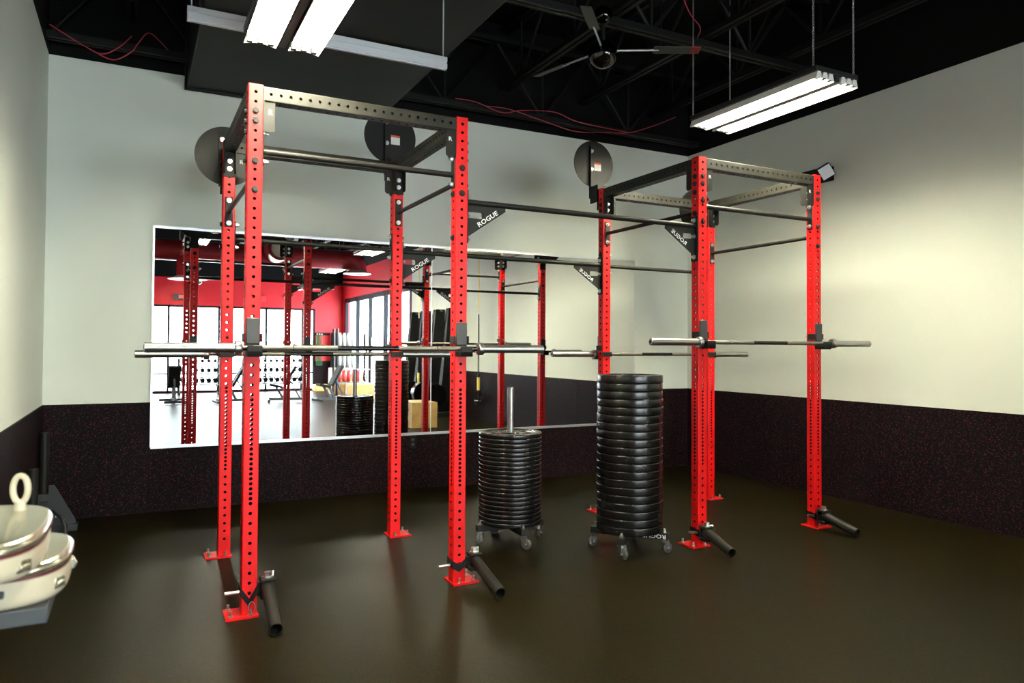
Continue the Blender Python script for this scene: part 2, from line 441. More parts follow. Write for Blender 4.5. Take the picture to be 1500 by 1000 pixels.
def flange_y(x, y, s, zc, hh, w=.05, boltsz=(.075, -.075), me=bolt_zinc, parent=None, outer=True):
    yf = y+s*h
    o = part('flange', MB().bb((x-w/2, yf, zc-hh), (x+w/2, yf+s*.007, zc+hh)), M['black'], parent or rig, bevel=.003)
    for bz in boltsz:
        bolt(o, (x, yf+s*.007, zc+bz), '+y' if s > 0 else '-y', me)
        if outer: bolt(o, (x, y-s*h, zc+bz), '-y' if s > 0 else '+y', bolt_dark)
    return o
logo_me = text_mesh('R', .034, .0004, 1.1)
def rounded(wd, ht, r, n=4):
    """rounded only at the lower corners, x from 0 to wd, y from -ht to 0"""
    pts = [(0, 0)]
    for cxx, a0 in ((r, pi), (wd-r, 1.5*pi)):
        for k in range(n+1):
            t = a0+pi/2*k/n; pts.append((cxx+r*cos(t), -ht+r+r*sin(t)))
    pts.append((wd, 0)); return pts
def cross_x(i, y, front):
    x0, x1 = PX[i], PX[i+1]; zc = H-.006-h
    b = link('crossmember', beamx_me, rig, Vector((x0+h, y, zc))-rig.location, (0, pi/2, 0))
    for x, s in ((x0, 1), (x1, -1)):
        k = MB(); xf = x+s*h
        k.bb((xf, y-h+.001, H-.245), (xf+s*.006, y+h-.001, H-.02))
        Mx = Matrix.Translation((xf+s*.006, y-h+.012, zc-h+.004)) @ Matrix.Rotation(pi/2, 4, 'X')
        if s < 0: Mx = Mx @ Matrix.Rotation(pi, 4, 'Y')
        k.plate([rounded(.055, .165, .022)], .006, Mx)
        g = part('end_bracket', k, M['black'], rig)
        lo = link('logo', logo_me, g, Vector((xf+s*.036, y-h+.0085, zc-h-.055))-wloc(g), (pi/2, 0, 0))
        for zb in (2.609, 2.557):
            bolt(g, (xf+s*.006, y, zb), '+x' if s > 0 else '-x', bolt_zinc)
            bolt(g, (x-s*h, y, zb), '-x' if s > 0 else '+x', bolt_dark)
def cross_y(i):
    x = PX[i]; zc = H-.006-h
    link('crossmember', beamy_me, rig, Vector((x, h, zc))-rig.location, (-pi/2, 0, 0))
    for y, s in ((0, 1), (D, -1)):
        k = MB(); yf = y+s*h
        k.bb((x-h+.001, yf, H-.245), (x+h-.001, yf+s*.006, H-.02))
        for sx in (-1, 1):
            Mx = Matrix.Translation((x+sx*(h-.004), yf+s*.006, zc-h+.004)) @ Matrix.Rotation(pi/2, 4, 'Z') @ Matrix.Rotation(pi/2, 4, 'X')
            if s < 0: Mx = Mx @ Matrix.Rotation(pi, 4, 'Y')
            k.plate([rounded(.05, .150, .02)], .005, Mx)
        g = part('end_bracket', k, M['black'], rig)
        for zb in (2.609, 2.557):
            bolt(g, (x, yf+s*.006, zb), '+y' if s > 0 else '-y', bolt_zinc)
            if not (i == 1 and y == 0): bolt(g, (x, y-s*h, zb), '-y' if s > 0 else '+y', bolt_dark)
for i in (0, 2):
    cross_x(i, 0, True); cross_x(i, D, False)
for i in range(4): cross_y(i)
def barx(xa, xb, y, zc, r=.0165, fl=True, hh=.1):
    o = part('pull_up_bar', MB().cyl((xa+h, y, zc), (xb-h, y, zc), r, n=20), M['black'], rig)
    if fl:
        flange_x(xa, y, 1, zc+.02, hh, parent=o); flange_x(xb, y, -1, zc+.02, hh, parent=o)
    return o
def bary(i, zc, r=.0145):
    x = PX[i]
    o = part('pull_up_bar', MB().cyl((x, h, zc), (x, D-h, zc), r, n=20), M['black'], rig)
    flange_y(x, 0, 1, zc, .1, parent=o); flange_y(x, D, -1, zc, .1, parent=o)
barx(PX[0], PX[1], 0, 2.408); barx(PX[2], PX[3], 0, 2.402)
bary(0, 2.272); bary(1, 2.372); bary(2, 2.360); bary(3, 2.266)
barx(PX[0], PX[1], D, 2.098, .0155); barx(PX[2], PX[3], D, 2.085, .0155)
letter_me = text_mesh('ROGUE', .040, .0005, 1.18)
def gusset(x, y, s, ztop):
    # outline in local x (away from the post) / y (up)
    out = [(0, -.19), (.02, -.19), (.262, -.026), (.262, 0), (0, 0)]
    hole = [(.004, -.05)]
    for cx_, cy_, a0 in ((.098, -.058, 0), ):
        pass
    hole = [(.012, -.083), (.098, -.083), (.105, -.076), (.105, -.052), (.098, -.045), (.012, -.045)]
    Mx = Matrix.Translation((x+s*h+s*.006, y, ztop)) @ Matrix.Rotation(pi/2, 4, 'X')
    if s < 0: Mx = Mx @ Matrix.Rotation(pi, 4, 'Y')
    k = MB(); k.plate([out, hole], .008, Mx)
    g = part('gusset', k, M['black'], rig)
    a = atan2(.164, .242)
    for fs in (-1, 1):
        # lettering reads from the front on left posts and reversed on right posts (cut through the plate)
        L = Matrix.Translation((.142, -.080, fs*.0042)) @ Matrix.Rotation(a, 4, 'Z')
        lo = link('lettering', letter_me, g); lo.matrix_local = Matrix.Translation(-wloc(g)) @ Mx @ L
        lo['label'] = 'pale lettering on the black gusset'
    f = flange_x(x, y, s, ztop-.08, .16, w=.07, boltsz=(.13, -.13), parent=g)
    bolt(f, (x+s*h+s*.007, y-.0, ztop-.064), '+x' if s > 0 else '-x', bolt_zinc)
for y, zc in ((0, 2.256), (D, 2.092)):
    part('pull_up_bar', MB().cyl((PX[1]+h, y, zc), (PX[2]-h, y, zc), .0175, n=20), M['black'], rig)
    gusset(PX[1], y, 1, zc-.012); gusset(PX[2], y, -1, zc-.012)
# wall-ball targets
for i, zc in ((0, 2.69), (1, 2.985), (2, 3.0), (3, 2.69)):
    x = PX[i]; yd = D+.17; rd = .203
    t = part('target_disc', MB().cyl((x, yd-.003, zc), (x, yd+.003, zc), rd, n=56), M['black'], rig)
    k = MB(); zl = min(zc-.17, H-.06)
    k.bb((x-.05, yd-.008, zl), (x-.006, yd-.003, zc+.15)); k.bb((x-.05, yd-.03, zl), (x-.044, yd-.008, zc+.15))
    k.bb((x-.05, D+h, zl-.05), (x-.044, yd-.02, zl+.1)); k.bb((x-.05, D+h, zl-.12), (x+.035, D+h+.006, zl+.1))
    part('target_bracket', k, M['black'], t)
    for zb in (zc+.11, zc-.05): bolt(t, (x-.028, yd-.008, zb), '-y', bolt_zinc)
    st = MB(); st.bb((x+.005, yd-.0042, zc-.055), (x+.075, yd-.003, zc+.0)); st.cur = 1; st.bb((x+.005, yd-.0042, zc+.0), (x+.075, yd-.003, zc+.016))
    part('sticker', st, [M['sticker'], M['stred']], t, label='white and orange sticker')

# ------------------------------------------------------------------ J hooks and barbells
def jhook(i, front, zb, label):
    """zb: bar centre height"""
    x, y, s = PX[i], (0 if front else D), (-1 if front else 1)
    yf = y+s*h; t = thing('bar_hook', label, 'bar hook', (x, yf, zb), 'hooks holding the barbells')
    part('hook_pad', MB().bb((x-.034, yf, zb+.02), (x+.034, yf+s*.014, zb+.155)), M['pad'], t, bevel=.005)
    k = MB(); k.bb((x-.036, yf, zb-.045), (x+.036, yf+s*.012, zb+.02)); k.bb((x-.036, yf, zb-.045), (x+.036, yf+s*.095, zb-.0145)); k.bb((x-.036, yf+s*.08, zb-.045), (x+.036, yf+s*.095, zb+.012))
    for sx in (-1, 1): k.bb((x+sx*(h+.001), yf-s*.06, zb+.03), (x+sx*(h+.009), yf+s*.014, zb+.075))
    part('hook_arm', k, M['black'], t, bevel=.003)
    if not front:
        part('keeper_strap', MB().bb((x-h-.009, y-h-.012, zb-.02), (x+h+.009, y-h, zb+.02)), M['black'], t, bevel=.003)
    else:
        part('pin', MB().cyl((x, yf+s*.001, zb+.06), (x, yf-s*.11, zb+.06), .0075, n=10), M['zinc'], t)
    return t
sides = {0: 'left', 1: 'right'}
def barbell_proto():
    t = thing('barbell', '', 'barbell')
    a = part('shaft', MB().cyl((-.66, 0, 0), (.66, 0, 0), .0138, n=18), M['shaft'], t)
    for s in (-1, 1):
        part('knurled_grip', MB().cyl((s*.17, 0, 0), (s*.40, 0, 0), .0146, n=18).cyl((s*.404, 0, 0), (s*.60, 0, 0), .0146, n=18), M['knurl'], a)
    for s in (-1, 1):
        k = MB(); pr_ = [(.0, 1.10), (.020, 1.10), (.0248, 1.097), (.0248, .705), (.0252, .69), (.0252, .68)]
        k.lathe([(max(r, 1e-4), s*z) for r, z in pr_][::s], 28, ax=(1, 0, 0))
        sl = part('sleeve', k, M['chrome'], t)
        k = MB(); k.lathe([(max(r, 1e-4), s*z) for r, z in [(.0, .69), (.036, .69), (.0375, .685), (.0375, .664), (.034, .658), (.018, .652), (.0, .652)]][::s], 28, ax=(1, 0, 0))
        part('collar', k, M['chrome'], sl)
        k = MB(); k.cyl((s*1.1, 0, 0), (s*1.1015, 0, 0), .012, n=16)
        part('end_cap', k, M['darkbolt'], sl)
    return t
bar0 = barbell_proto()
bars = [((.597, -h-.047, 1.376), 'barbell resting across the front of the left rack'),
        ((.558, D+h+.047, 1.329), 'barbell across the back of the left rack, sleeve toward the mirror edge'),
        ((3.626, -h-.047, 1.430), 'barbell resting across the front of the right rack'),
        ((3.655, D+h+.047, 1.331), 'barbell across the back of the right rack, just over the tall plate stack')]
for n_, (p, lb) in enumerate(bars):
    o = bar0 if n_ == 0 else copy_tree(bar0)
    o.location = p; o['label'] = lb; o['group'] = 'barbells on the rig'
    rk = 'left' if n_ < 2 else 'right'
    fb = 'front' if n_ % 2 == 0 else 'back'
    for k in (0, 1):
        jhook((0 if n_ < 2 else 2)+k, n_ % 2 == 0, p[2], 'black bar hook on the %s %s post of the %s rack' % (fb, sides[k], rk))

# ------------------------------------------------------------------ landmine sleeves strapped to the front posts
def landmine(i, piv, end, label, side):
    x = PX[i]; t = thing('landmine_attachment', label, 'landmine', (x, 0, .1), 'landmine tubes at the feet of the front posts')
    piv, end = Vector(piv), Vector(end); a = (end-piv).normalized(); z0 = piv.z
    part('sleeve_tube', MB().lathe([(.018, 0), (.033, 0), (.033, (end-piv).length), (.0285, (end-piv).length), (.0285, .05), (.0, .05)], 24, piv, a), M['black'], t)
    k = MB(); k.box(piv+Vector((0, 0, .034)), (.075, .07, .016)); k.box(piv+Vector((0, .03, 0)), (.07, .012, .09)); k.box(piv+Vector((0, 0, -.05)), (.075, .07, .022)); k.box(piv+Vector((0, 0, -.025)), (.05, .05, .05))
    tx = x+side*h if side else x
    k.bar(piv+Vector((0, .02, -.02)), (x+side*(h+.004), -.0 if side else -h-.004, z0-.02), .05, .07)
    part('pivot_block', k, M['black'], t, bevel=.004)
    part('pivot_bolt', MB().cyl(piv+Vector((0, 0, .042)), piv+Vector((0, 0, .047)), .026, n=20).cyl(piv+Vector((0, 0, .047)), piv+Vector((0, 0, .068)), .020, n=6), M['zinc'], t)
    pz = z0-.03
    if side: part('pin', MB().cyl((x-.115, 0, pz), (x+h+.01, 0, pz), .0085, n=12), M['zinc'], t); part('pin', MB().cyl((piv.x+.02, piv.y, z0+.01), (piv.x+.03, piv.y+.02, z0+.065), .007, n=10), M['zinc'], t)
    else: part('pin', MB().cyl((x-.13, -.05, pz+.03), (x-h, -.03, pz+.01), .0085, n=12), M['zinc'], t); part('pin', MB().cyl((x+h, -.03, pz+.045), (x+.085, -.05, pz+.05), .008, n=12), M['zinc'], t)
    q = h+.004; sag = .05 if i == 0 else .012
    st = MB()
    loop = [(x-q, q, pz+.02), (x-q, -q, pz+.01), (x, -q, pz-sag), (x+q, -q, pz+.02), (x+q, q, pz+.03)]
    for p0, p1 in zip(loop, loop[1:]): 
        p0, p1 = Vector(p0), Vector(p1); d = (p1-p0).normalized(); nrm = Vector((0, 0, 1)).cross(d).normalized()
        hgt = Vector((0, 0, .022)); o = [p0-hgt, p1-hgt, p1+hgt, p0+hgt]
        st.add([v+nrm*.002 for v in o]+[v-nrm*.002 for v in o], [(0, 1, 2, 3), (7, 6, 5, 4), (0, 4, 5, 1), (2, 6, 7, 3), (1, 5, 6, 2), (3, 7, 4, 0)])
    part('strap', st, M['matte'], t)
    if i == 0:
        part('clip_ring', MB().tube([(x+.012+.016*cos(a_), -q-.004, pz-.075+.03*sin(a_)) for a_ in [k*pi/8 for k in range(16)]], .0022, 6, True), M['zinc'], t)
landmine(0, (.088, -.045, .15), (.078, -.37, .034), 'black landmine tube strapped to the leftmost front post, aimed at the viewer', 1)
landmine(1, (1.262, -.045, .135), (1.252, -.415, .045), 'black landmine tube strapped to the second front post, left of the low plate stack', 1)
landmine(2, (3.000, -.105, .115), (2.955, -.392, .047), 'black landmine tube at the front left post of the right rack', 0)
landmine(3, (4.170, -.105, .115), (4.185, -.385, .042), 'black landmine tube at the rightmost front post', 0)

# ------------------------------------------------------------------ plate trolleys and plates
ORD = ['topmost', 'second', 'third', 'fourth', 'fifth', 'sixth', 'seventh', 'eighth', 'ninth', 'tenth', 'eleventh', 'twelfth', 'thirteenth', 'fourteenth', 'fifteenth', 'sixteenth', 'seventeenth', 'eighteenth', 'nineteenth', 'twentieth', 'twenty-first', 'twenty-second']
def trolley(c, ang, label, arm, post):
    t = thing('plate_trolley', label, 'trolley', (c[0], c[1], 0), 'wheeled trolleys under the plate stacks', ang)
    zb = .118
    k = MB(); k.box((0, 0, zb), (2*arm, .05, .045)); o = link('cross_beam', k.mesh('cross_beam', M['black']), t); bev(o, .003)
    k = MB(); k.box((0, arm/2+.0125, zb), (.05, arm-.025, .045)); k.box((0, -arm/2-.0125, zb), (.05, arm-.025, .045)); o2 = link('cross_beam', k.mesh('cross_beam', M['black']), t); bev(o2, .003)
    for q in range(4):
        a = q*pi/2; p = Vector((cos(a), sin(a), 0))*(arm-.03)
        cst = link('castor', MB().cyl((0, 0, .075), (0, 0, zb-.0225), .02, n=14).mesh('castor', M['zinc']), t, p, (0, 0, a+.9))
        fk = MB()
        for sy in (-1, 1): fk.plate([[(-.018, .092), (.022, .092), (.035, .03), (.012, .03)]], .004, Matrix.Translation((0, sy*.018, 0)) @ Matrix.Rotation(pi/2, 4, 'X'))
        fk.bb((-.02, -.02, .086), (.024, .02, .092)); fk.cyl((.023, -.026, .037), (.023, .026, .037), .006, n=8)
        link('fork', fk.mesh('fork', M['zinc']), cst)
        link('wheel', MB().lathe([(.012, -.013), (.03, -.013), (.0365, -.009), (.0365, .009), (.03, .013), (.012, .013), (.012, -.013)], 24, (.023, 0, .037), (0, 1, 0)).mesh('wheel', M['castor']), cst)
        link('bolt', MB().cyl((0, 0, zb+.0225), (0, 0, zb+.035), .012, n=6).cyl((0, 0, zb+.035), (0, 0, zb+.05), .007, n=8).mesh('bolt', M['zinc']), cst)
    if post: link('post', MB().lathe([(.0, post), (.020, post), (.0245, post-.004), (.0245, zb)], 24).mesh('post', M['chrome']), t)['label'] = 'bright chrome loading post'
    return t
C1, C2 = (1.862, .665), (2.505, .115)
trolley(C1, atan2(.438, .052)+.06, 'small wheeled cross trolley with a chrome post under the thin plates', .255, 1.10)
t2 = trolley(C2, atan2(-.389, .339), 'small wheeled cross trolley under the tall bumper plate stack', .27, 0)
lo = link('lettering', text_mesh('ROGUE', .038, .0005, 1.25), t2); lo.matrix_local = Matrix.Translation((.175, -.0257, .118)) @ Matrix.Rotation(pi/2, 4, 'X') @ Matrix.Rotation(pi, 4, 'Z')
lo['label'] = 'white upside-down lettering on the beam'
def plate_mesh(R, th, m):
    pr_ = [(.0255, th*.5-.006), (.045, th*.5-.006), (.047, th*.5-.003), (.062, th*.5-.003), (.066, th*.5-.008), (R-.045, th*.5-.008), (R-.038, th*.5-.0008), (R-.0035, th*.5-.0008), (R-.0006, th*.5-.0035), (R, th*.5-.007)]
    pr_ = pr_+[(r, -z) for r, z in reversed(pr_)]+[pr_[0]]
    return MB().lathe(pr_, 72).mesh('weight_plate', m, ang=50)
def raised_plate(me, R, zt, par):
    o = link('raised_ring', me, par, (0, 0, zt)); return o
thin = plate_mesh(.225, .0305, M['iron']); fat = plate_mesh(.225, .0530, M['rubber'])
z0 = .143
for k in range(21):
    o = link('weight_plate', thin, None, (C1[0]+random.uniform(-.0015, .0015), C1[1]+random.uniform(-.0015, .0015), z0+.0305*(20-k)+.01525))
    tag(o, ('%s thin black iron plate from the top of the low stack' % ORD[k]) if k else 'topmost thin black iron plate of the low stack, around the chrome post', 'weight plate', 'thin iron plates on the low trolley')
    if k == 0:
        rl = MB().lathe([(.105, .0068), (.147, .0068), (.147, .0078), (.105, .0078), (.105, .0068)], 48)
        for a in range(0, 360, 12):
            if (a//12) % 5 == 4: continue
            t_ = radians(a); rl.box((.125*cos(t_), .125*sin(t_), .0085), (.032 if a % 24 else .02, .016, .004), Matrix.Rotation(t_, 3, 'Z'))
        link('raised_marks', rl.mesh('raised_marks', M['iron']), o)
z0 = .143
for k in range(20):
    o = link('weight_plate', fat, None, (C2[0]+random.uniform(-.003, .003), C2[1]+random.uniform(-.003, .003), z0+.0530*(19-k)+.0265))
    tag(o, ('%s thick black bumper plate from the top of the tall stack' % ORD[k]) if k else 'topmost thick black bumper plate of the tall stack', 'weight plate', 'thick bumper plates on the tall stack')

# ------------------------------------------------------------------ fluorescent fixtures
def fixture(label, c, L, wd, hang, ztop, group='fluorescent high bay lights'):
    """long axis along y; c = centre of the lower opening"""
    cx_, cy_, cz_ = c; t = thing('high_bay_light', label, 'ceiling light', c, group)
    hs = MB(); hs.bb((cx_-wd/2, cy_-L/2, cz_+.055), (cx_+wd/2, cy_+L/2, cz_+.09))
    part('housing', hs, M['darkgrey'], t, bevel=.004)
    part('spine', MB().bb((cx_-.018, cy_-L/2, cz_+.012), (cx_+.018, cy_+L/2, cz_+.055)), M['pad'], t)
    tw = wd/2-.035
    for s in (-1, 1):
        x0 = cx_+s*(wd/4+.0145); rf = MB()
        # ridged reflector: three troughs
        n = 3; prof = []
        for j in range(n):
            a = x0-tw/2+tw*j/n; b = a+tw/n
            prof += [(a, cz_+.012 if j else cz_), (a+tw/n*.25, cz_+.052), (b-tw/n*.25, cz_+.052)]
        prof.append((x0+tw/2, cz_))
        vs = [(x, y, z) for y in (cy_-L/2, cy_+L/2) for x, z in prof]; k = len(prof)
        rf.add(vs, [(i+1, i, k+i, k+i+1) for i in range(k-1)])
        for y in (cy_-L/2, cy_+L/2):
            for j in range(n):
                a, b = 3*j, 3*j+1; q = 0 if y < cy_ else k
                zz = cz_
                pts = [prof[3*j], prof[3*j+1], prof[3*j+2], prof[3*j+3]]
                rf.add([(x, y, z) for x, z in pts], [(0, 1, 2, 3)])
        part('reflector', rf, M['steelwhite'], t)
        for j in range(n):
            x = x0-tw/2+tw*(j+.5)/n
            part('tube', MB().cyl((x, cy_-L/2+.03, cz_+.03), (x, cy_+L/2-.03, cz_+.03), .0105, n=8), M['tube'], t, label='glowing white fluorescent tube')
            for sy in (-1, 1):
                part('lamp_holder', MB().bb((x-.014, cy_+sy*(L/2-.032), cz_+.006), (x+.014, cy_+sy*(L/2-.004), cz_+.05)), M['pad'], t)
    if hang == 'chain':
        for sx in (-1, 1):
            for sy in (-1, 1):
                ch = MB(); x, y = cx_+sx*(wd/2-.01), cy_+sy*(L/2-.03); z = cz_+.09; f = 0
                while z < ztop:
                    pts = [Vector((.006*cos(a), 0, .013*sin(a))) for a in [q*pi/4 for q in range(8)]]
                    pts = [Matrix.Rotation(f*pi/2, 3, 'Z') @ p+Vector((x, y, z)) for p in pts]
                    ch.tube(pts, .0019, 5, True); z += .021; f += 1
                part('chain', ch, M['zinc'], t)
    elif hang == 'rod':
        b = MB()
        for sx in (-1, 1): b.cyl((cx_+sx*(wd/2-.03), cy_, cz_+.09), (cx_+sx*(wd/2-.03), cy_, ztop), .004, n=6)
        part('hanger_rod', b, M['galv'], t)
    return t
fixture('bright fluorescent light on four chains by the right wall', (3.69, .0, 3.2), 1.25, .42, 'chain', 4.62)
f1 = fixture('bright fluorescent light on a metal strut above the left rack', (.148, -.535, 3.0), 1.24, .40, None, 0)
k = MB(); 
for zz in (3.115, 3.075): k.bb((-.325, .09, zz), (1.12, .13, zz+.03))
k.bb((-.325, .10, 3.07), (1.12, .12, 3.14))
st = solo('strut_channel', k, M['galv'], 'galvanised strut channel carrying the light above the left rack', 'strut')
part('hanger_rod', MB().cyl((-.305, .11, 3.14), (-.305, .11, 4.74), .004, n=8), M['galv'], st); part('hanger_rod', MB().cyl((1.10, .11, 3.14), (1.10, .11, 3.575), .0045, n=8), M['galv'], st)
fixture('fluorescent light reflected at the upper left of the mirror', (.44, -5.05, 3.30), 1.24, .42, 'rod', 4.7)
fixture('far fluorescent light reflected below the left fan in the mirror', (.62, -11.1, 3.28), 1.24, .42, 'rod', 4.7)
fixture('fluorescent light reflected beside the maroon elbow in the mirror', (3.93, -9.25, 3.3), 1.24, .42, 'rod', 4.7)
fixture('fluorescent light reflected high in the middle of the mirror', (3.72, -5.05, 3.30), 1.24, .42, 'rod', 4.7)

# ------------------------------------------------------------------ ceiling fans
def fan(c, angs, label, topz, white=False):
    t = thing('ceiling_fan', label, 'ceiling fan', c, 'industrial ceiling fans')
    C = Vector(c)
    part('motor_hub', MB().sphere(c, .112, 28, 16, (1, 1, .92)), M['black_chrome'], t)
    part('down_rod', MB().cyl(C+Vector((0, 0, .08)), C+Vector((0, 0, topz-c[2])), .016, n=12), M['matte'], t)
    part('canopy', MB().sphere((c[0], c[1], topz), .07, 24, 14), M['black_chrome'], t)
    for a in angs:
        u = Vector((cos(a), sin(a), 0)); n = Vector((-sin(a), cos(a), 0)); up = Vector((0, 0, 1))
        p0 = C+u*.10+up*.03
        bl = MB(); q = n*.040-up*.009
        vs = []
        for r_, wl, wr in ((.38, .8, 1.), (.40, 1., 1.), (.66, 1., 1.)):
            for off in (-.003, .003):
                vs += [C+up*(.035+off)+u*r_+q*wl, C+up*(.035+off)+u*r_-q*wr]
        f = []
        for j in (0, 1):
            o = j*4; f += [(o, o+1, o+5, o+4), (o+2, o+6, o+7, o+3), (o, o+4, o+6, o+2), (o+1, o+3, o+7, o+5)]
        f += [(0, 2, 3, 1), (8, 9, 11, 10)]
        bl.add(vs, f)
        b = part('blade', bl, M['fanblade'] if not white else M['white'], t)
        part('blade_arm', MB().cyl(p0, C+u*.42+up*.035, .008, n=8), M['galv'], b)
        tp = MB(); vs = []
        for r_, k_ in ((.66, 1), (.73, .9)):
            for off in (-.0045, .0045): vs += [C+up*(.035+off)+u*r_+q*k_, C+up*(.035+off)+u*r_-q*k_]
        tp.add(vs, [(0, 1, 5, 4), (2, 6, 7, 3), (0, 4, 6, 2), (1, 3, 7, 5), (0, 2, 3, 1), (4, 5, 7, 6)])
        if a == angs[1] and not white: part('blade_tip', tp, M['fanred'], b, label='dark red blade tip')
        else: part('blade_tip', tp, M['fanblade'] if not white else M['white'], b)
fan((2.569, .55, 3.6), [radians(a) for a in (104.6, -28, 226.8)], 'black chrome ceiling fan with three grey blades above the middle', 3.9)
fan((.95, -11.9, 3.12), [.4, 2.5, 4.6], 'white bladed ceiling fan reflected at the left of the mirror', 3.95, True)
fan((4.05, -12.6, 3.05), [.2, 2.3, 4.4], 'white bladed ceiling fan reflected beside the red corner', 3.95, True)

# ------------------------------------------------------------------ wires, emergency light, outlet
def wire(pts, label):
    P = [Vector(p) for p in pts]; out = []
    for i in range(len(P)-1):
        a, b = P[i], P[i+1]; p0 = P[i-1] if i else a; p3 = P[i+2] if i+2 < len(P) else b
        for k in range(8):
            t = k/8; out.append(.5*((2*a)+(b-p0)*t+(2*p0-5*a+4*b-p3)*t*t+(3*a-p0-3*b+p3)*t**3))
    out.append(P[-1])
    solo('red_cable', MB().tube(out, .0042, 6), M['wire'], label, 'cable', 'loose red cables under the ceiling')
wire([(-1.15, 2.45, 3.80), (-.92, 2.45, 3.68), (-.80, 2.42, 3.63), (-.69, 2.42, 3.70), (-.60, 2.45, 3.82)], 'thin red cable sagging by the upper left wall corner')
wire([(-.85, 2.4, 3.63), (-.72, 2.38, 3.585), (-.60, 2.38, 3.67), (-.55, 2.4, 3.76), (-.47, 2.45, 3.87), (-.32, 2.60, 3.80)], 'lower red cable hooked up beside the box duct')
wire([(2.19, 2.52, 3.80), (2.41, 2.52, 3.80), (2.70, 2.52, 3.74), (2.92, 2.5, 3.79), (3.3, 2.5, 3.83), (3.6, 2.5, 3.77), (4.25, 2.5, 3.75)], 'upper thin red cable under the back girder')
wire([(2.48, 2.60, 3.80), (2.75, 2.5, 3.78), (3.1, 2.5, 3.73), (3.52, 2.48, 3.66), (3.9, 2.48, 3.70), (4.25, 2.5, 3.75), (4.6, 2.5, 3.88), (4.9, 2.5, 4.02)], 'lower red cable sagging towards the back right corner')
wire([(2.72, -.15, 3.83), (2.98, .05, 3.80), (3.3, .3, 3.86), (3.52, .58, 3.93)], 'pink red cable hanging left of the chained light')
em = thing('emergency_light', 'black emergency light with a square lamp head high on the right wall', 'emergency light', (XR, .86, 3.05))
part('housing', MB().bb((XR-.07, .71, 2.98), (XR, 1.03, 3.115)), M['matte'], em, bevel=.006)
Rm = Vector((-.62, -.74, -.26)).to_track_quat('X', 'Z').to_matrix() @ Matrix.Rotation(.55, 3, 'X')
hc = Vector((XR-.13, .70, 3.045))
hd = part('lamp_head', MB().box(hc, (.06, .13, .13), Rm), M['matte'], em, bevel=.012)
part('lens', MB().box(hc+Rm @ Vector((.031, 0, 0)), (.004, .112, .112), Rm), M['led'], hd, label='pale square led lens')
ot = MB(); ot.bb((1.837, YW-.019, .40), (1.907, YW-.012, .52))
o = solo('power_outlet', ot, M['matte'], 'black power outlet plate under the mirror between the left rack posts', 'power outlet', bevel=.002)
k = MB()
for zz in (.437, .483): k.cyl((1.872, YW-.0205, zz), (1.872, YW-.019, zz), .016, n=16)
part('socket', k, M['pad'], o)

# ------------------------------------------------------------------ push sled in the corner
sl = thing('push_sled', 'black push sled with two upright poles in the left corner', 'sled', (-1.05, 2.3, 0))
part('pole', MB().cyl((-1.125, 2.40, .25), (-1.125, 2.40, .735), .030, n=20), M['black'], sl)
part('pole', MB().cyl((-1.128, 1.78, .22), (-1.128, 1.78, .56), .030, n=20), M['black'], sl)
for y in (2.40, 1.78):
    k = MB(); k.box((-1.125, y, .255), (.09, .085, .06)); k.box((-1.125, y, .12), (.075, .07, .24))
    part('pole_socket', k, M['darkgrey'], sl, bevel=.004)
k = MB(); k.plate([[(-.035, 0), (.14, 0), (.14, .03), (.0, .30), (-.035, .30)]], .008, Matrix.Translation((-1.055, 2.355, .05)) @ Matrix.Rotation(pi/2, 4, 'X'))
g = part('gusset', k, M['darkgrey'], sl)
link('logo', logo_me, g, Vector((-1.035, 2.3505, .12))-wloc(g), (pi/2, 0, 0)).active_material = M['white']
k = MB(); k.bb((-1.17, 2.33, .0), (-.90, 2.42, .055)); k.bb((-1.17, 1.72, .0), (-.95, 1.82, .055)); k.bb((-1.15, 1.8, .02), (-1.08, 2.35, .06))
part('base_frame', k, M['darkgrey'], sl, bevel=.006)
part('tie_tube', MB().tube([(-1.06, 2.33, .16), (-1.0, 2.28, .12), (-.97, 2.22, .06), (-.97, 2.2, .0)], .014, 10), M['darkgrey'], sl)

# ------------------------------------------------------------------ cream lidded machine on a low block, left foreground
sd = thing('equipment_stand', 'low blue grey steel stand top under the cream machine, left edge', 'stand', (-.95, -2.16, 0))
part('top_slab', MB().bb((-1.12, -2.337, .852), (-.681, -2.06, .884)), M['steelgrey'], sd, bevel=.003)
part('column', MB().cyl((-.98, -2.2, .012), (-.98, -2.2, .852), .045, n=24), M['steelgrey'], sd)
part('base_plate', MB().bb((-1.14, -2.36, 0), (-.82, -2.04, .012)), M['steelgrey'], sd)
cm = thing('canister_machine', 'cream enamelled machine of two lidded casings with a ring handle, left edge', 'machine', (-.81, -2.24, .884))
def stadium(cx_, cy_, a, b, n=40, e=2.9):
    return [(cx_+a*math.copysign(abs(cos(t))**(2/e), cos(t)), cy_+b*math.copysign(abs(sin(t))**(2/e), sin(t))) for t in [2*pi*i/n for i in range(n)]]
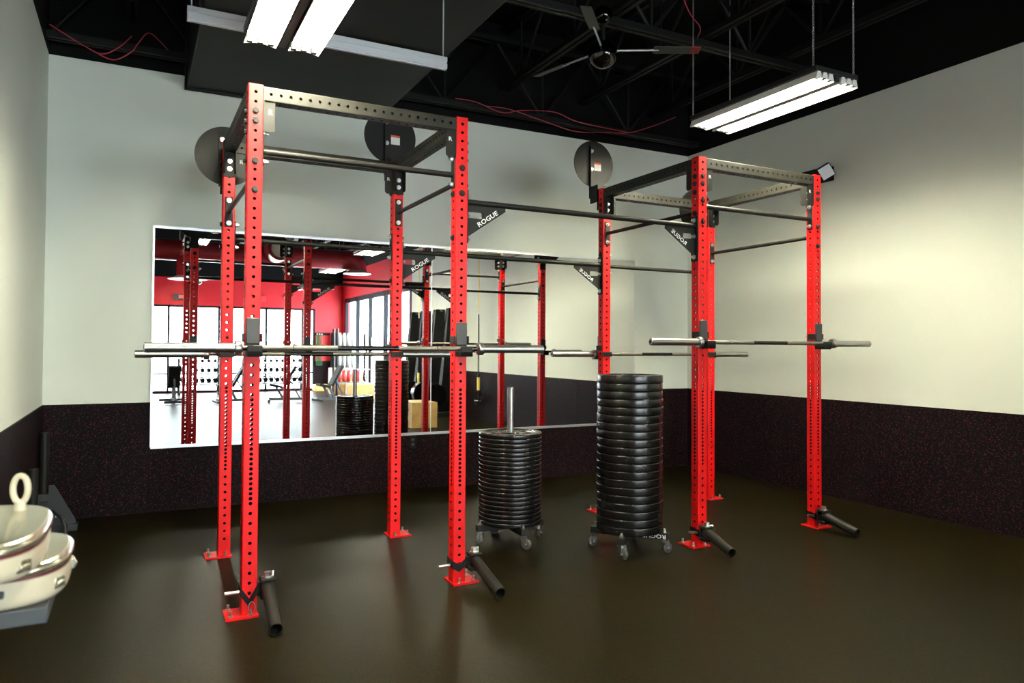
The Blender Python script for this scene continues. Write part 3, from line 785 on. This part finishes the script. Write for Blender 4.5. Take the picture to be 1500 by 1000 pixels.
def casing(cx_, cy_, a, b, z0, z1, lid):
    body = MB(); rings = []
    def ring(m, outline_scale, z): return [Vector((cx_+(x-cx_)*outline_scale, cy_+(y-cy_)*outline_scale, z)) for x, y in stadium(cx_, cy_, a, b)]
    def skin(levels):
        mb = MB(); n = 40
        for s, z in levels: mb.v += ring(mb, s, z)
        for j in range(len(levels)-1):
            for i in range(n): mb.f.append([j*n+i, j*n+(i+1) % n, (j+1)*n+(i+1) % n, (j+1)*n+i]); mb.mi.append(0)
        mb.f.append(list(reversed(range(n)))); mb.mi.append(0); mb.f.append([(len(levels)-1)*n+i for i in range(n)]); mb.mi.append(0)
        return mb
    bd = part('casing', skin([(.93, z0), (.98, z0+.008), (1, z0+.02), (1, z1)]), M['cream'], cm, ang=50)
    part('seal', skin([(.985, z1), (.985, z1+.009)]), M['seal'], bd)
    ld = part('lid', skin([(1.01, z1+.008), (1.03, z1+.011), (1.03, z1+.017), (1.0, z1+.024), (.94, z1+.027), (.5, z1+.030), (.05, z1+.031)]), M['lid'], cm, ang=50)
    return bd, ld
lb, ll = casing(-.795, -2.185, .142, .158, .885, .938, 1)
ub, ul = casing(-.812, -2.285, .126, .200, .969, 1.014, 1)
def latch(par, cx_, cy_, a, b, t, z):
    x, y = cx_+a*math.copysign(abs(cos(t))**(2/2.6), cos(t)), cy_+b*math.copysign(abs(sin(t))**(2/2.6), sin(t))
    R = Matrix.Rotation(t, 3, 'Z'); k = MB(); k.box((x, y, z), (.012, .030, .022), R); k.box(Vector((x, y, z))+R @ Vector((.007, 0, -.002)), (.006, .02, .010), R)
    part('latch', k, M['lid'], par, bevel=.002)
for t in (-.75,): latch(ub, -.812, -2.285, .126, .200, t, .992)
for t in (-.55, .2): latch(lb, -.795, -2.185, .142, .158, t, .914)
hr = MB()
pts = [(-.747+.0135*cos(a), -2.174-.003*cos(a), 1.086+.028*sin(a)) for a in [q*pi/10 for q in range(20)]]
hr.tube(pts, .0062, 10, True); hr.cyl((-.747, -2.174, 1.036), (-.747, -2.174, 1.062), .012, .010, n=14)
part('ring_handle', hr, M['cream'], cm)
slot = MB(); slot.box((-.80, -2.342, .918), (.10, .012, .014))
part('grip_slot', slot, M['steelgrey'], cm, bevel=.003)

# ================================================================== the gym behind the camera (seen in the mirror)
def bench(x, y, rz, label):
    t = thing('weight_bench', label, 'weight bench', (x, y, 0), 'adjustable benches before the dumbbell racks', rz)
    def p(name, mb, m, bevel=0, par=None):
        o = link(name, mb.mesh(name, m), par or t)
        if bevel: bev(o, bevel)
        return o
    R = Matrix.Rotation(radians(-60), 3, 'X')
    p('back_pad', MB().box(Vector((0, .10, .40))+R @ Vector((0, -.28, 0)), (.27, .56, .06), R), M['vinyl'], .012)
    R2 = Matrix.Rotation(radians(12), 3, 'X')
    p('seat_pad', MB().box((0, .29, .40), (.27, .30, .06), R2), M['vinyl'], .012)
    k = MB(); k.bar((0, .45, .08), (0, -.42, .08), .06, .06); k.bar((0, .28, .37), (0, .12, .1), .06, .05); k.bar((0, .0, .1), (0, .14, .38), .05, .05)
    p('frame', k, M['steelgrey'], .004)
    p('brace', MB().bar((0, -.28, .1), (0, -.0, .60), .04, .03), M['steelgrey'])
    p('foot', MB().bar((-.28, .45, .05), (.28, .45, .05), .05, .06), M['darkgrey'], .004)
    p('foot', MB().bar((-.25, -.42, .05), (.25, -.42, .05), .05, .06), M['darkgrey'], .004)
    return t
bench(.30, -9.75, pi*.98, 'black adjustable bench reflected leftmost in the mirror, seen end on')
bench(1.62, -9.1, 1.45, 'black adjustable bench reflected between the two left front posts')
bench(2.82, -9.0, 1.7, 'black adjustable bench reflected left of the wooden boxes, partly behind a post')
bench(3.92, -8.85, 1.35, 'black adjustable bench reflected right by the tall wooden box')

def dumbbell_proto(R):
    t = tag(link('dumbbell', MB().cyl((0, -.06, 0), (0, .06, 0), .014, n=8).mesh('dumbbell', M['chrome'])), '', 'dumbbell')
    for s in (-1, 1): link('dumbbell_head', MB().cyl((0, s*.055, 0), (0, s*.15, 0), R, n=6).mesh('dumbbell_head', M['rubber']), t)
    return t
protos = [dumbbell_proto(r) for r in (.05, .065, .075)]; used = [False]*3
def db_rack(x0, x1, y, label, where):
    t = thing('dumbbell_rack', label, 'dumbbell rack', ((x0+x1)/2, y, 0), 'dumbbell racks along the far windows')
    for z, q in ((.30, 0), (.60, 1), (.88, 2)):
        k = MB(); dy = -.06*q; k.box(((x0+x1)/2, y+dy, z), (x1-x0, .34, .025), Matrix.Rotation(-.18, 3, 'X')); part('shelf', k, M['greyplate'], t)
        n = max(4, int((x1-x0)/.155))
        for i in range(n):
            pr0 = protos[2-q]
            o = pr0 if not used[2-q] else copy_tree(pr0)
            used[2-q] = True
            o.location = (x0+.1+(x1-x0-.2)*i/(n-1), y+dy, z+.045+(.075, .065, .05)[q]); o.rotation_euler = (-.18, 0, 0)
            o['label'] = 'black dumbbell in a row on the %s shelf of the %s' % (('bottom', 'middle', 'top')[q], where); o['group'] = 'dumbbells, %s shelf, %s' % (('bottom', 'middle', 'top')[q], where)
    for x in (x0, x1):
        part('side_frame', MB().bar((x, y+.2, 0), (x, y-.16, 1.0), .05, .05).bar((x, y-.3, .03), (x, y+.25, .03), .05, .05).bar((x, y-.16, 1.0), (x, y-.3, .03), .04, .04), M['darkgrey'], t)
db_rack(.55, 1.58, -12.75, 'three tier dumbbell rack reflected at the left of the mirror', 'left rack in the mirror')
db_rack(2.25, 3.92, -12.75, 'three tier dumbbell rack reflected in the middle before the far windows', 'middle rack in the mirror')

# plate storage rack by the side windows
sr = thing('storage_rack', 'grey storage rack of upright plates reflected before the side windows', 'storage rack', (4.7, -10.0, 0))
for x in (4.22, 5.12):
    for y in (-10.2, -9.8): part('post', MB().bar((x, y, 0), (x, y, 1.85 if x < 5 else 1.62), .05, .05), M['darkgrey'], sr)
for z in (.39, .76, 1.28):
    part('shelf', MB().bar((4.22, -10.2, z), (5.12, -10.2, z), .04, .04).bar((4.22, -9.8, z), (5.12, -9.8, z), .04, .04), M['greyplate'], sr)
up_pl = MB().lathe([(.025, -.03), (.205, -.03), (.215, -.02), (.215, .02), (.205, .03), (.025, .03), (.025, -.03)], 32, ax=(1, 0, 0))
gp = up_pl.mesh('bumper_plate', M['greyplate']); rp_me = MB().lathe([(.025, -.04), (.16, -.04), (.175, -.025), (.175, .025), (.16, .04), (.025, .04), (.025, -.04)], 32, ax=(1, 0, 0)).mesh('bumper_plate', M['ball'])
bk_ = up_pl.mesh('bumper_plate', M['rubber'])
for q, (z, me, n, dx, lab) in enumerate(((1.525, gp, 4, .12, 'light grey plate standing on the top shelf of the reflected storage rack'), (1.005, gp, 4, .12, 'light grey plate standing on the middle shelf of the reflected storage rack'), (.60, rp_me, 5, .13, 'red plate standing on the lower shelf of the reflected storage rack'))):
    for i in range(n):
        o = link('bumper_plate', me, None, (4.33+i*dx, -10.0, z), (0, 0, .35)); tag(o, lab, 'weight plate', lab.replace('plate standing', 'plates'))
for z in (1.525, 1.005, .635):
    o = link('bumper_plate', bk_, None, (5.02, -10.0, z), (0, 0, .35)); tag(o, 'black plate at the right end of the %s shelf of the reflected rack' % {1.525: 'top', 1.005: 'middle', .635: 'lower'}[z], 'weight plate')
# plyometric boxes
def plyo(c, d, label, rz=0, slot=True):
    x, y = c; t = tag(link('plyo_box', MB().box((0, 0, d[2]/2), d).mesh('plyo_box', M['wood']), None, (x, y, 0), (0, 0, rz)), label, 'plyo box', 'wooden plyo boxes'); bev(t, .006)
    if slot:
        for s in (-1, 1): link('hand_slot', MB().box((0, s*(d[1]/2+.0005), d[2]*.66), (.03, .003, .12)).mesh('hand_slot', M['matte']), t)
plyo((3.86, -2.55), (.46, .62, .435), 'low plywood box reflected near the middle, beside the black columns', 0, False)
plyo((4.72, -11.6), (.5, .5, .75), 'tall plywood box with a hand slot reflected below the red wall')
plyo((5.0, -11.0), (.4, .5, .6), 'plywood box reflected just left of the red plates')
plyo((4.75, -9.35), (.75, .4, .40), 'wide plywood box reflected right above the low plate stack', .1, False)
plyo((4.55, -13.3), (.4, .35, .2), 'small plywood box reflected on the floor at the far red wall', 0, False)

# tall black ski trainers on the right wall
def ski(y, label):
    t = thing('ski_trainer', label, 'ski trainer', (XR-.3, y, 0), 'tall black trainers by the right wall')
    k = MB(); k.plate([[(-.02, .08), (-.42, .08), (-.34, .75), (-.2, 2.16), (-.02, 2.16)]], .13, Matrix.Translation((XR-.02, y, 0)) @ Matrix.Rotation(pi/2, 4, 'X'))
    part('column', k, M['vinyl'], t, bevel=.012)
    part('flywheel_housing', MB().cyl((XR-.5, y-.09, .42), (XR-.5, y+.09, .42), .22, n=28), M['rubber'], t)
    part('top_arm', MB().bar((XR-.12, y-.24, 2.14), (XR-.12, y+.24, 2.14), .05, .04), M['darkgrey'], t)
    for s in (-1, 1):
        part('pull_cord', MB().cyl((XR-.14, y+s*.22, 2.12), (XR-.16, y+s*.22, 1.45), .003, n=6), M['vinyl'], t)
        part('handle', MB().cyl((XR-.16, y+s*.22, 1.45), (XR-.16, y+s*.22, 1.32), .016, n=8), M['rubber'], t)
    part('base', MB().bb((XR-.75, y-.28, 0), (XR-.03, y+.28, .08)), M['darkgrey'], t, bevel=.006)
ski(-6.45, 'black ski trainer column reflected nearest the side windows'); ski(-5.75, 'second black ski trainer column from the reflected side windows')
ski(-4.95, 'third black ski trainer column from the reflected side windows'); ski(-4.25, 'black ski trainer column reflected farthest from the windows, behind a red post')

# suspension straps
def trx(y, label, xo=.15):
    x = XR-xo; t = thing('suspension_trainer', label, 'suspension strap', (x, y, 3.6), 'suspension straps along the right wall')
    part('ceiling_strap', MB().bb((x-.002, y-.02, 2.07), (x+.002, y+.02, 4.0)), M['yellow'], t, label='yellow anchor strap')
    part('carabiner', MB().tube([(x, y+.02*cos(a), 2.04+.05*sin(a)) for a in [q*pi/6 for q in range(12)]], .006, 6, True), M['zinc'], t)
    part('black_strap', MB().bar((x, y-.012, 2.0), (x, y-.022, .86), .004, .022).bar((x, y+.012, 2.0), (x, y+.022, .86), .004, .022).bb((x-.02, y-.03, .82), (x+.02, y+.03, .88)), M['vinyl'], t)
    part('yellow_tab', MB().bb((x-.012, y-.04, .58), (x+.012, y+.04, .82)), M['yellow'], t)
    for s in (-1, 1):
        k = MB().tube([(x+s*.03, y+.085*cos(a), .44+.14*sin(a)) for a in [q*pi/8 for q in range(16)]], .009, 6, True)
        part('stirrup', k, M['vinyl'], t)
        part('grip', MB().cyl((x+s*.03, y-.08, .38), (x+s*.03, y+.08, .38), .018, n=10), M['rubber'], t)
trx(-2.9, 'yellow and black suspension strap hanging alone, reflected right of the second front post')
trx(-5.4, 'yellow and black suspension strap reflected between two black columns', .42)
trx(-6.75, 'yellow and black suspension strap reflected closest to the side windows', .42)
wb = thing('wall_hook', 'small black hook on the rubber wainscot behind the hanging strap', 'wall hook', (XR-.012, -2.95, .46))
part('plate', MB().bb((XR-.022, -3.0, .40), (XR-.012, -2.92, .54)), M['matte'], wb); part('arm', MB().cyl((XR-.02, -2.96, .47), (XR-.13, -2.96, .49), .016, n=10), M['matte'], wb)

# bands and padded column at the far red wall
br = thing('band_rack', 'black peg rail of hanging resistance bands reflected on the red wall', 'peg rail', (4.6, YF, 1.74))
part('rail', MB().bb((4.42, YF, 1.72), (4.92, YF+.04, 1.80)), M['matte'], br)
for x in (4.5, 4.57, 4.64): part('peg', MB().cyl((x, YF+.03, 1.75), (x, YF+.14, 1.75), .012, n=8), M['zinc'], br)
for k_, x in enumerate((4.5, 4.57, 4.64)):
    b = MB()
    for s in (-1, 1): b.bb((x+s*.018-.004, YF+.06, .78), (x+s*.018+.004, YF+.11, 1.76))
    b.bb((x-.022, YF+.06, 1.755), (x+.022, YF+.11, 1.767)); b.bb((x-.022, YF+.06, .775), (x+.022, YF+.11, .785))
    solo('resistance_band', b, M['green'], 'green loop band hanging from the peg rail reflected by the red wall', 'resistance band', 'green bands on the peg rail')
solo('padded_column', MB().lathe([(.0, 0), (.10, 0), (.11, .02), (.11, 1.78), (.10, 1.80), (.0, 1.80)], 24), M['vinyl'], 'tall black padded roll standing by the reflected red corner', 'padded roll', loc=(5.0, YF+.25, 0))
solo('alarm_box', MB().bb((2.76, YF, 2.72), (2.96, YF+.06, 2.9)), M['ball'], 'small red alarm box reflected above the far windows', 'alarm', bevel=.006)
k = MB(); k.bb((.42, YF, 2.68), (.98, YF+.04, 2.86)); k.cur = 1; k.bb((.55, YF+.04, 2.73), (.98, YF+.05, 2.83))
solo('wall_sign', k, [M['darkgrey'], M['ball']], 'dark sign with a red band reflected on the far red wall', 'sign')
for x, lb in ((3.55, 'small pale sensor reflected on the red wall above the windows'),):
    solo('wall_sensor', MB().cyl((x, YF, 2.85), (x, YF+.06, 2.85), .06, n=20), M['white'], lb, 'sensor')

# round maroon ducts
def duct_group():
    t = thing('spiral_duct', 'round maroon duct with flared drops reflected along the top of the mirror', 'duct', (2., -8., 3.5))
    part('trunk', MB().cyl((-1.0, -8., 3.46), (4.05, -8., 3.46), .23, n=36, cap=True), M['maroon'], t)
    el = [(3.98+.26*sin(a), -8., 3.20+.26*cos(a)) for a in [q*pi/2/8 for q in range(9)]]+[(4.24, -8., 3.16)]
    part('elbow', MB().tube(el, .23, 32), M['maroon'], t)
    part('flared_collar', MB().lathe([(.235, .06), (.30, .01), (.33, 0), (.33, -.012), (.20, -.012), (.20, .06)], 36, (4.24, -8., 3.15)), M['white'], t)
    part('drop', MB().cyl((.45, -8., 3.40), (.45, -8., 2.84), .22, n=32), M['maroon'], t)
    part('flared_collar', MB().lathe([(.225, .06), (.33, .01), (.39, 0), (.39, -.012), (.20, -.012), (.20, .06)], 36, (.45, -8., 2.84)), M['white'], t)
    part('tee', MB().lathe([(.0, 0), (.27, 0), (.27, .75), (.20, .75), (.20, .69), (.0, .69)], 36, (2.3, -8., 3.55), (0, 1, 0)), M['maroon'], t)
    part('tee_liner', MB().cyl((2.3, -7.29, 3.55), (2.3, -7.28, 3.55), .199, n=36), M['white'], t)
duct_group()

# ------------------------------------------------------------------ world, portals, camera
wd = bpy.data.worlds.new('overcast_daylight'); scn.world = wd; wd.use_nodes = True
bg = wd.node_tree.nodes['Background']; bg.inputs[0].default_value = (.83, .95, 1., 1); bg.inputs[1].default_value = 5.5
def portal(name, loc, rot, sx, sy):
    l = bpy.data.lights.new(name, 'AREA'); l.shape = 'RECTANGLE'; l.size = sx; l.size_y = sy; l.cycles.is_portal = True
    o = bpy.data.objects.new(name, l); COL.objects.link(o); o.location = loc; o.rotation_euler = rot
portal('front_window_portal', ((FX0+FX1)/2, YF-.16, (FZ0+FZ1)/2), (pi/2, 0, pi), FX1-FX0, FZ1-FZ0)
portal('side_window_portal', (XR+.16, (WY0+WY1)/2, (WZ0+WZ1)/2), (pi/2, 0, pi/2), WY1-WY0, WZ1-WZ0)

cx, cy, cz, yaw, pit, rol, f, px, py = -.5384, -4.0026, 1.3887, .4756, .0209, .0061, 1069.16, -.82, -14.35
F = Vector((sin(yaw)*cos(pit), cos(yaw)*cos(pit), sin(pit))); R = Vector((cos(yaw), -sin(yaw), 0)); U = R.cross(F)
R2 = R*cos(rol)+U*sin(rol); U2 = U*cos(rol)-R*sin(rol)
cam = bpy.data.cameras.new('camera'); co = bpy.data.objects.new('camera', cam); COL.objects.link(co)
mw = Matrix((R2, U2, -F)).transposed().to_4x4(); mw.translation = (cx, cy, cz); co.matrix_world = mw
cam.sensor_width = 36; cam.sensor_fit = 'HORIZONTAL'; cam.lens = f*36/1500; cam.shift_x = -px/1500; cam.shift_y = py/1500
cam.clip_start = .02
scn.camera = co
cam.dof.use_dof = True; cam.dof.focus_distance = 5.2; cam.dof.aperture_fstop = 4.0
scn.view_settings.view_transform = 'Standard'; scn.view_settings.look = 'None'; scn.view_settings.gamma = 1; scn.view_settings.use_curve_mapping = False
scn.view_settings.exposure = 2.1
scn.cycles.max_bounces = 8; scn.cycles.diffuse_bounces = 4; scn.cycles.glossy_bounces = 5; scn.cycles.transparent_max_bounces = 8
scn.cycles.caustics_reflective = True; scn.cycles.sample_clamp_indirect = 6
scn.cycles.use_denoising = True
